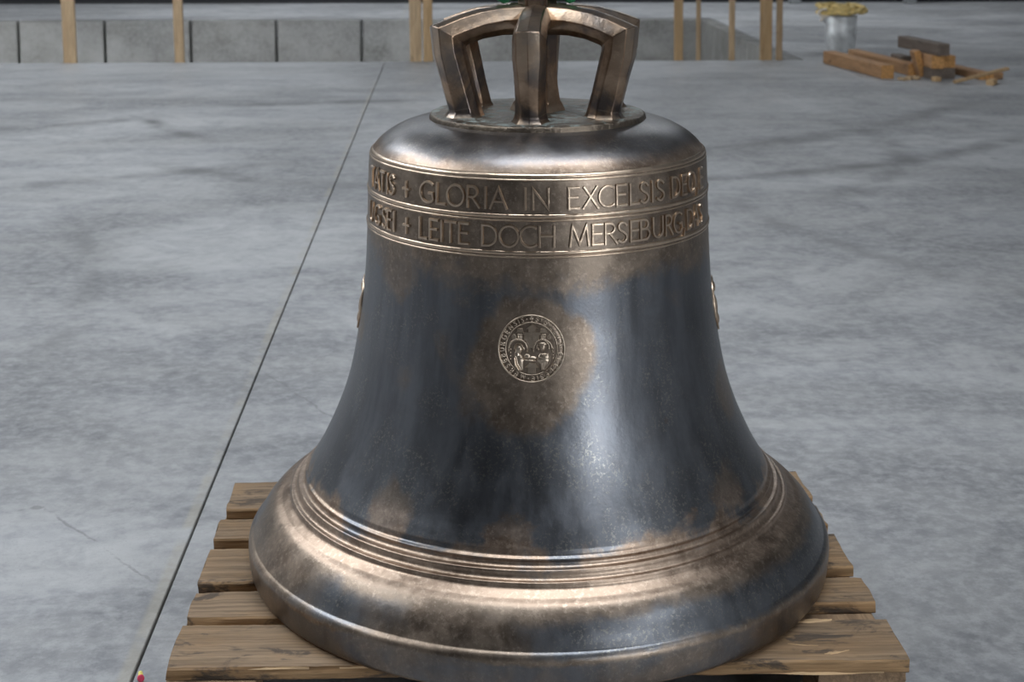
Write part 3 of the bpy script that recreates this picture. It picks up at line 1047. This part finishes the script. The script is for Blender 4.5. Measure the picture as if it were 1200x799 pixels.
# walled church with gabled towers
bm = bmesh.new()
relief_poly(bm, P_((-0.30, 0.30), (0.30, 0.30), (0.30, 0.58), (-0.30, 0.58)), sp_, 0.0020)
relief_poly(bm, P_((-0.13, 0.62), (0.17, 0.62), (0.17, 0.80), (0.02, 0.93), (-0.13, 0.80)), sp_, 0.0024)
relief_poly(bm, P_((-0.22, 0.76), (0.26, 0.76), (0.02, 0.96)), sp_, 0.0030)
relief_poly(bm, P_((-0.36, 0.54), (0.40, 0.54), (0.34, 0.63), (-0.30, 0.63)), sp_, 0.0030)
for s in (-1, 1):
    relief_poly(bm, P_(*[(s * a + 0.01, b) for a, b in ((0.34, 0.36), (0.56, 0.36), (0.56, 0.56), (0.34, 0.56))][::s]), sp_, 0.0019)
    relief_poly(bm, P_(*[(s * a + 0.01, b) for a, b in ((0.30, 0.60), (0.62, 0.60), (0.54, 0.78), (0.36, 0.78))][::s]), sp_, 0.0022)
    relief_poly(bm, P_(*[(s * a + 0.01, b) for a, b in ((0.60, 0.34), (0.78, 0.34), (0.78, 0.46), (0.70, 0.56), (0.60, 0.46))][::s]), sp_, 0.0018)
    for q in (0.39, 0.45, 0.51):
        stroke(bm, P_((s * q, 0.38), (s * q, 0.50)), 0.0005, sp_, 0.0027, step=1)
relief_poly(bm, P_((-0.10, 0.02), (0.12, 0.02), (0.26, 0.32), (-0.24, 0.32)), sp_, 0.0019)
link_mesh('church', fin(bm), M['bronze_seal'], seal, angle=0.6)
bm = bmesh.new()
for q in (-0.06, 0.07):
    relief_poly(bm, P_((q - 0.035, 0.30), (q + 0.035, 0.30), (q + 0.035, 0.42), (q - 0.035, 0.42)), sp_, 0.0027, 0.0002)
relief_poly(bm, P_((-0.04, 0.62), (0.07, 0.62), (0.07, 0.74), (-0.04, 0.74)), sp_, 0.0029, 0.0002)
link_mesh('church_window', fin(bm), M['bronze_seal'], seal, angle=0.6)
# two arches over the saints
for cx in (-0.52, 0.44):
    bm = bmesh.new()
    poly = [(cx * U + 0.36 * U * math.cos(math.radians(a)), -0.02 * U + 0.36 * U * math.sin(math.radians(a))) for a in range(0, 181, 12)]
    stroke(bm, poly, 0.0016, sp_, 0.0026, step=1)
    stroke(bm, [poly[0], (poly[0][0], -0.12 * U)], 0.0012, sp_, 0.0022, step=1)
    stroke(bm, [poly[-1], (poly[-1][0], -0.12 * U)], 0.0012, sp_, 0.0022, step=1)
    link_mesh('arch', fin(bm), M['bronze_seal'], seal, smooth=True)
# veiled figure in profile and bearded figure, half length
bm = bmesh.new()
relief_poly(bm, P_((-0.66, -0.70), (-0.44, -0.88), (-0.30, -0.80), (-0.30, -0.50), (-0.26, -0.40), (-0.36, -0.30), (-0.40, -0.22), (-0.62, -0.24), (-0.68, -0.40)), sp_, 0.0034, 0.0016)
dome(bm, (-0.50) * U, (-0.02) * U, 0.15 * U, 0.21 * U, sp_, 0.0040)
dome(bm, (-0.45) * U, (-0.02) * U, 0.085 * U, 0.12 * U, sp_, 0.0026, base=0.0024)
dome(bm, (-0.55) * U, (-0.28) * U, 0.12 * U, 0.22 * U, sp_, 0.0036)
for a_, b_, c_ in (((-0.64, -0.36), (-0.60, -0.60), (-0.48, -0.80)), ((-0.58, -0.30), (-0.52, -0.55), (-0.40, -0.78)), ((-0.44, -0.26), (-0.36, -0.36), (-0.28, -0.42))):
    stroke(bm, P_(a_, b_, c_), 0.0007, sp_, 0.0050, step=1)
stroke(bm, P_(*[(-0.50 + 0.17 * math.cos(t_), -0.02 + 0.23 * math.sin(t_)) for t_ in [0.3 + 0.35 * q_ for q_ in range(9)]]), 0.0009, sp_, 0.0040, step=1)
dome(bm, -0.37 * U, -0.02 * U, 0.025 * U, 0.03 * U, sp_, 0.0014, base=0.0040)
link_mesh('veiled_figure', fin(bm), M['bronze_seal'], seal, angle=0.9)
bm = bmesh.new()
relief_poly(bm, P_((0.24, -0.34), (0.20, -0.46), (0.34, -0.58), (0.36, -0.82), (0.56, -0.80), (0.72, -0.56), (0.74, -0.30), (0.64, -0.18), (0.34, -0.16)), sp_, 0.0034, 0.0016)
dome(bm, (0.44) * U, (0.06) * U, 0.13 * U, 0.17 * U, sp_, 0.0042)
dome(bm, (0.44) * U, (0.17) * U, 0.19 * U, 0.09 * U, sp_, 0.0040)
dome(bm, (0.53) * U, (-0.36) * U, 0.15 * U, 0.19 * U, sp_, 0.0038)
for e_ in (-0.05, 0.05):
    dome(bm, (0.44 + e_) * U, (0.07) * U, 0.022 * U, 0.018 * U, sp_, 0.0012, base=0.0036)
dome(bm, (0.44) * U, (0.02) * U, 0.02 * U, 0.045 * U, sp_, 0.0014, base=0.0038)
for a_, b_ in (((0.30, -0.42), (0.62, -0.48)), ((0.32, -0.32), (0.66, -0.36))):
    stroke(bm, P_(a_, b_), 0.0010, sp_, 0.0046, step=1)
for a_, b_, c_ in (((0.68, -0.24), (0.70, -0.44), (0.62, -0.62)), ((0.40, -0.52), (0.42, -0.66), (0.48, -0.78)), ((0.58, -0.50), (0.58, -0.64), (0.54, -0.76)), ((0.38, -0.18), (0.46, -0.26), (0.58, -0.20))):
    stroke(bm, P_(a_, b_, c_), 0.0007, sp_, 0.0050, step=1)
stroke(bm, P_(*[(0.44 + 0.24 * math.cos(t_), 0.06 + 0.25 * math.sin(t_)) for t_ in [-0.2 + 0.35 * q_ for q_ in range(11)]]), 0.0008, sp_, 0.0030, step=1)
link_mesh('bearded_figure', fin(bm), M['bronze_seal'], seal, angle=0.9)
bm = bmesh.new()
dome(bm, (-0.16) * U, (-0.30) * U, 0.14 * U, 0.10 * U, sp_, 0.0028)
dome(bm, (0.06) * U, (-0.36) * U, 0.16 * U, 0.07 * U, sp_, 0.0028)
stroke(bm, P_((-0.26, -0.44), (0.16, -0.46)), 0.0010, sp_, 0.0028, step=1)
for s, q in ((-1, -0.30), (1, 0.26)):
    dome(bm, (q) * U, (-0.02) * U, 0.05 * U, 0.07 * U, sp_, 0.002)
link_mesh('book_and_hands', fin(bm), M['bronze_seal'], seal, smooth=True)
bm = bmesh.new()
for q in (-0.05, -0.18, -0.30, -0.42):
    dome(bm, (-0.80) * U, (q) * U, 0.03 * U, 0.035 * U, sp_, 0.0018)
    dome(bm, (0.84) * U, (q + 0.05) * U, 0.03 * U, 0.035 * U, sp_, 0.0018)
link_mesh('side_script', fin(bm), M['bronze_seal'], seal, smooth=True)['kind'] = 'stuff'
bm = bmesh.new()
relief_poly(bm, P_((-0.14, -0.94), (0.18, -0.94), (0.18, -0.70), (-0.14, -0.70)), sp_, 0.0022)
relief_poly(bm, P_((-0.24, -0.72), (0.28, -0.72), (0.14, -0.54), (-0.10, -0.54)), sp_, 0.0030)
link_mesh('gate_house', fin(bm), M['bronze_seal'], seal, angle=0.6)
bm = bmesh.new()
relief_poly(bm, P_((-0.05, -0.93), (0.09, -0.93), (0.09, -0.76), (-0.05, -0.76)), sp_, 0.0029, 0.0002)
link_mesh('gate_opening', fin(bm), M['bronze_seal'], seal, angle=0.6)

# cast ornaments seen edge-on at both sides of the waist
for th, z0, s in ((-1.565, 0.482, -1), (1.555, 0.482, 1)):
    sp2 = seal_place(th, z0)
    bm = bmesh.new()
    ring(bm, 0.048, 0.0025, sp2, 0.0035, 48)
    for (a, b, ra, rb, h) in ((0, 0.030, 0.010, 0.013, 0.007), (0, -0.004, 0.016, 0.022, 0.0065), (-0.012, -0.026, 0.007, 0.014, 0.006), (0.012, -0.026, 0.007, 0.014, 0.006),
                              (0.022, 0.008, 0.008, 0.012, 0.0055), (-0.022, 0.008, 0.008, 0.012, 0.0055)):
        dome(bm, a, b, ra, rb, sp2, h)
    link_mesh('side_relief', fin(bm), M['bronze_band'], bell, smooth=True)

# ---- crown: six bent arms around a core
CORE_R = 0.037
core_pts = [(0.0, 1.092), (0.026, 1.092), (0.034, 1.084), (0.037, 1.070), (0.037, 0.900), (0.043, 0.858), (0.052, 0.838), (0.0, 0.834)]
bm = lathe_bm(core_pts, 6)
bmesh.ops.rotate(bm, cent=(0, 0, 0), matrix=Matrix.Rotation(math.radians(30) - 0.08, 3, 'Z'), verts=bm.verts)
bmesh.ops.bevel(bm, geom=[e for e in bm.edges if abs(e.verts[0].co.z - e.verts[1].co.z) > 0.02], offset=0.004, segments=2, affect='EDGES')
link_mesh('crown_core', bm, M['bronze_crown'], bell, angle=0.5)


def arm_bm():
    # stations: radius, height of the section centre, side half width, outer facet half width, outer depth, inner depth
    path = [(0.028, 1.006, 0.029, 0.019, 0.025, 0.026),
            (0.075, 1.006, 0.029, 0.019, 0.024, 0.025),
            (0.115, 1.001, 0.029, 0.019, 0.024, 0.025),
            (0.150, 0.992, 0.030, 0.019, 0.024, 0.026),
            (0.1765, 0.983, 0.030, 0.021, 0.024, 0.028),
            (0.1735, 0.955, 0.030, 0.021, 0.024, 0.028),
            (0.1620, 0.918, 0.028, 0.0175, 0.025, 0.027),
            (0.1510, 0.880, 0.027, 0.016, 0.026, 0.026),
            (0.1440, 0.856, 0.028, 0.016, 0.026, 0.026),
            (0.1420, 0.845, 0.030, 0.018, 0.028, 0.028),
            (0.1420, 0.836, 0.036, 0.023, 0.034, 0.033)]
    bm = bmesh.new()
    rows = []
    n = len(path)
    for i, (r, z, w, wo, do, di) in enumerate(path):
        a = path[max(0, i - 1)]
        b = path[min(n - 1, i + 1)]
        t1 = Vector((r - a[0], z - a[1])) if i else Vector((b[0] - r, b[1] - z))
        t2 = Vector((b[0] - r, b[1] - z)) if i < n - 1 else t1.copy()
        t1.normalize()
        t2.normalize()
        t = (t1 + t2).normalized()
        nv = Vector((-t.y, t.x))           # left of travel: outward / upward side
        sc_ = 1.0 / max(0.62, nv.dot(Vector((-t1.y, t1.x))))
        if i >= n - 2:
            nv, sc_ = Vector((1, 0)), 1.0
        sec = [(0.0, do * 1.17), (wo, do), (w, do * 0.10), (w * 0.86, -di * 0.55), (w * 0.45, -di), (-w * 0.45, -di), (-w * 0.86, -di * 0.55), (-w, do * 0.10), (-wo, do)]
        row = []
        for (sx, sn) in sec:
            q = Vector((r, z)) + nv * sn * sc_
            row.append(bm.verts.new((sx, -q.x, q.y)))
        rows.append(row)
    m_ = len(rows[0])
    for A, B in zip(rows[:-1], rows[1:]):
        for j in range(m_):
            bm.faces.new((A[j], B[j], B[(j + 1) % m_], A[(j + 1) % m_]))
    bm.faces.new(rows[0])
    bm.faces.new(rows[-1])
    bmesh.ops.recalc_face_normals(bm, faces=bm.faces)
    long_e = [e for e in bm.edges if len(e.link_faces) == 2 and e.calc_face_angle(0) > 0.28 and len(e.link_faces[0].verts) == 4 and len(e.link_faces[1].verts) == 4]
    bmesh.ops.bevel(bm, geom=long_e, offset=0.0017, segments=2, affect='EDGES', clamp_overlap=True)
    return bm


EPS = math.radians(4.5)
arm0 = link_mesh('crown_arm', arm_bm(), M['bronze_crown'], bell, angle=1.2, wn=True)
for i in range(6):
    o = arm0 if i == 0 else arm0.copy()
    if i:
        COL.objects.link(o)
        o.parent = bell
    o.rotation_euler = (0, 0, -EPS + i * PI / 3)

# ---- green lifting sling round the crown core, lying on the arms
bm = bmesh.new()
zt = 1.030
for lay, (rr, zz) in enumerate(((0.060, 1.0495), (0.063, 1.0685))):
    pts = []
    for i in range(41):
        a = math.radians(-24 + 228 * i / 40)
        ex = 1.0 + 0.06 * math.cos(2 * a + lay)
        pts.append((rr * ex * math.cos(a), rr * ex * math.sin(a), zz + 0.0012 * math.sin(5 * a + lay)))
    tube_bm(pts, 0.0105, 8, False, bm)
sling = link_mesh('lifting_sling', bm, M['sling'], None, (-0.006, 0, PZ), smooth=True)
tag(sling, 'green textile lifting sling draped behind the bell crown core', 'sling')

# ------------------------------------------------------------------ things by the pit: timber, bucket, rope
def beam(label, p_near, p_far, w, h, z0, mat, seed, pitch=0.0, name='timber_beam', cat='beam', group='timber offcuts beside the pit', tilt=0.0):
    """squared timber whose near end is centred on p_near and far end on p_far, lying at height z0"""
    a, b = Vector(p_near), Vector(p_far)
    L_ = (b - a).length
    yaw = math.atan2(b.y - a.y, b.x - a.x) - PI / 2
    c = (a + b) / 2
    bmb = board_bm(w, L_, h, seed, 16, 0.0016, 0.004, axis=1)
    o = link_mesh(name, bmb, M[mat], None, (c.x, c.y, z0 + h / 2), (pitch, tilt, yaw), angle=0.5)
    return tag(o, label, cat, group)


beam('long orange brown squared beam lying nearest the bucket and reaching the floor edge', (3.20, 8.72), (3.03, 9.86), 0.105, 0.105, 0.0, 'beam', 61)
beam('second long brown beam lying between the bucket beam and the stacked pile', (3.47, 8.92), (3.30, 10.10), 0.095, 0.095, 0.0, 'beam', 62)
beam('short orange squared offcut standing lowest in the timber stack under the grey beam', (3.565, 8.66), (3.55, 9.18), 0.100, 0.085, 0.0, 'beam_grey', 63)
beam('bright orange squared offcut in the timber stack directly under the grey beam', (3.565, 8.64), (3.555, 9.10), 0.098, 0.100, 0.086, 'beam', 64)
beam('dark short offcut on the floor beside the small brown leaning board', (3.675, 8.70), (3.67, 9.15), 0.095, 0.085, 0.0, 'beam_grey', 65)
beam('golden brown offcut stacked on the dark short offcut', (3.675, 8.70), (3.67, 9.10), 0.092, 0.095, 0.086, 'beam', 66)
beam('weathered grey beam lying across the top of the timber stack', (3.600, 8.62), (3.500, 9.32), 0.100, 0.092, 0.187, 'beam_grey', 67)
beam('dark square block behind the second long beam and the timber stack', (3.50, 9.24), (3.49, 9.48), 0.090, 0.120, 0.0, 'beam_grey', 68)
beam('flat brown board lying on the floor behind the leaning slat', (3.93, 8.62), (3.80, 9.35), 0.110, 0.060, 0.0, 'beam', 69)
beam('narrow brown slab leaning against the timber stack above the second beam', (3.485, 8.82), (3.475, 8.91), 0.050, 0.210, 0.0, 'beam', 70, tilt=-0.30)
beam('thin slat propped up at one end in front of the flat brown board', (3.60, 8.36), (4.06, 8.50), 0.045, 0.022, 0.048, 'post_orange', 71, pitch=0.175, name='timber_lath', cat='lath')
beam('small wood block under the propped slat', (3.84, 8.27), (3.90, 8.36), 0.060, 0.040, 0.0, 'post_orange', 72, name='wood_offcut', cat='wood block')
beam('small brown stick lying behind the raised end of the slat', (3.98, 8.62), (4.08, 8.70), 0.040, 0.050, 0.0, 'beam', 73, name='wood_offcut', cat='wood block')
for i, (x, y, w, l, h, yw, mt) in enumerate(((3.285, 8.62, 0.035, 0.07, 0.022, 0.4, 'post'), (3.34, 8.64, 0.045, 0.05, 0.030, -0.6, 'post'), (3.395, 8.66, 0.040, 0.06, 0.028, 0.9, 'post'),
                                             (3.43, 8.70, 0.030, 0.05, 0.020, 0.1, 'post'), (3.525, 8.545, 0.055, 0.05, 0.034, 0.5, 'post_orange'))):
    o = link_mesh('wood_chip', board_bm(w, l, h, 80 + i, 6, 0.003, 0.003, axis=1), M[mt], None, (x, y, h / 2), (0, 0, yw), angle=0.5)
    tag(o, ('flat pale wood chip lying right beside the end of the orange brown beam', 'square pale wood chip lying between two flatter chips',
            'pale wood chip turned crosswise in front of the second long beam', 'tiny pale wood chip tucked against the second long beam end',
            'yellowish wood chunk in front of the timber stack')[i], 'wood chip', 'wood chips before the timber pile')

bk = tag(empty('bucket', (3.385, 10.86, 0)), 'grey metal bucket with smudges holding coiled yellow rope', 'bucket')
bp = [(0.0, 0.012), (0.118, 0.012), (0.120, 0.0), (0.126, 0.0), (0.128, 0.016), (0.134, 0.10), (0.136, 0.104), (0.138, 0.20), (0.142, 0.31), (0.147, 0.316), (0.147, 0.324), (0.140, 0.326), (0.134, 0.30), (0.120, 0.02), (0.0, 0.02)]
link_mesh('bucket_body', lathe_bm(bp, 48), M['bucket'], bk, angle=0.6)
hp = [(0.148 * math.cos(a), 0.02 + 0.135 * math.sin(a), 0.305 - 0.09 * math.sin(a)) for a in [PI * i / 16 for i in range(17)]]
link_mesh('bail_handle', tube_bm(hp, 0.004, 6), M['metal'], bk, smooth=True)
rp = bmesh.new()
rr = random.Random(8)
pts = []
for i in range(190):
    a = i * 0.235
    q = 0.118 + 0.066 * math.sin(i * 0.19) + rr.uniform(-0.008, 0.008)
    pts.append((q * 1.18 * math.cos(a), q * math.sin(a), 0.368 + 0.024 * math.sin(i * 0.41) + 0.036 * (i / 190) - 0.10 * max(0.0, q * 1.18 * math.cos(a) - 0.165) + rr.uniform(-0.006, 0.006)))
tube_bm([tuple(p) for p in catmull(pts, 2)], 0.019, 7, False, rp)
ro = link_mesh('coiled_rope', rp, M['rope'], None, (3.385, 10.86, 0), smooth=True)
tag(ro, 'tangled coil of thick yellow rope heaped on the grey bucket', 'rope')
lp = [(-0.10, -0.08, 0.37), (-0.16, -0.11, 0.39), (-0.215, -0.12, 0.385), (-0.235, -0.12, 0.355), (-0.20, -0.12, 0.330), (-0.15, -0.12, 0.335), (-0.12, -0.11, 0.36), (-0.17, -0.12, 0.33), (-0.22, -0.12, 0.29)]
link_mesh('rope_end', tube_bm([tuple(p) for p in catmull(lp, 5)], 0.013, 7), M['rope_pale'], ro, smooth=True)

# ------------------------------------------------------------------ foam earplug by the floor joint
ep = tag(empty('earplug', (-0.7125, -0.198, 0), (0, 0, 0.25)), 'small pink foam earplug with yellow tip beside the floor joint', 'earplug')
prof = [(0.0, 0.0), (0.0040, 0.0004), (0.0058, 0.0020), (0.0062, 0.0090), (0.0056, 0.0125), (0.0, 0.0132)]
bm = lathe_bm([tuple(p) for p in catmull(prof, 4)], 24)
bmesh.ops.rotate(bm, cent=(0, 0, 0), matrix=Matrix.Rotation(math.radians(68), 3, 'X'), verts=bm.verts)
bmesh.ops.translate(bm, vec=(0, 0.004, 0.0062), verts=bm.verts)
link_mesh('foam_body', bm, M['plug_pink'], ep, smooth=True)
prof = [(0.0, 0.0), (0.0036, 0.0004), (0.0044, 0.003), (0.0040, 0.0085), (0.0024, 0.0110), (0.0, 0.0115)]
bm = lathe_bm([tuple(p) for p in catmull(prof, 4)], 24)
bmesh.ops.rotate(bm, cent=(0, 0, 0), matrix=Matrix.Rotation(math.radians(-52), 3, 'X'), verts=bm.verts)
bmesh.ops.translate(bm, vec=(0, 0.001, 0.0085), verts=bm.verts)
link_mesh('foam_tip', bm, M['plug_yellow'], ep, smooth=True)
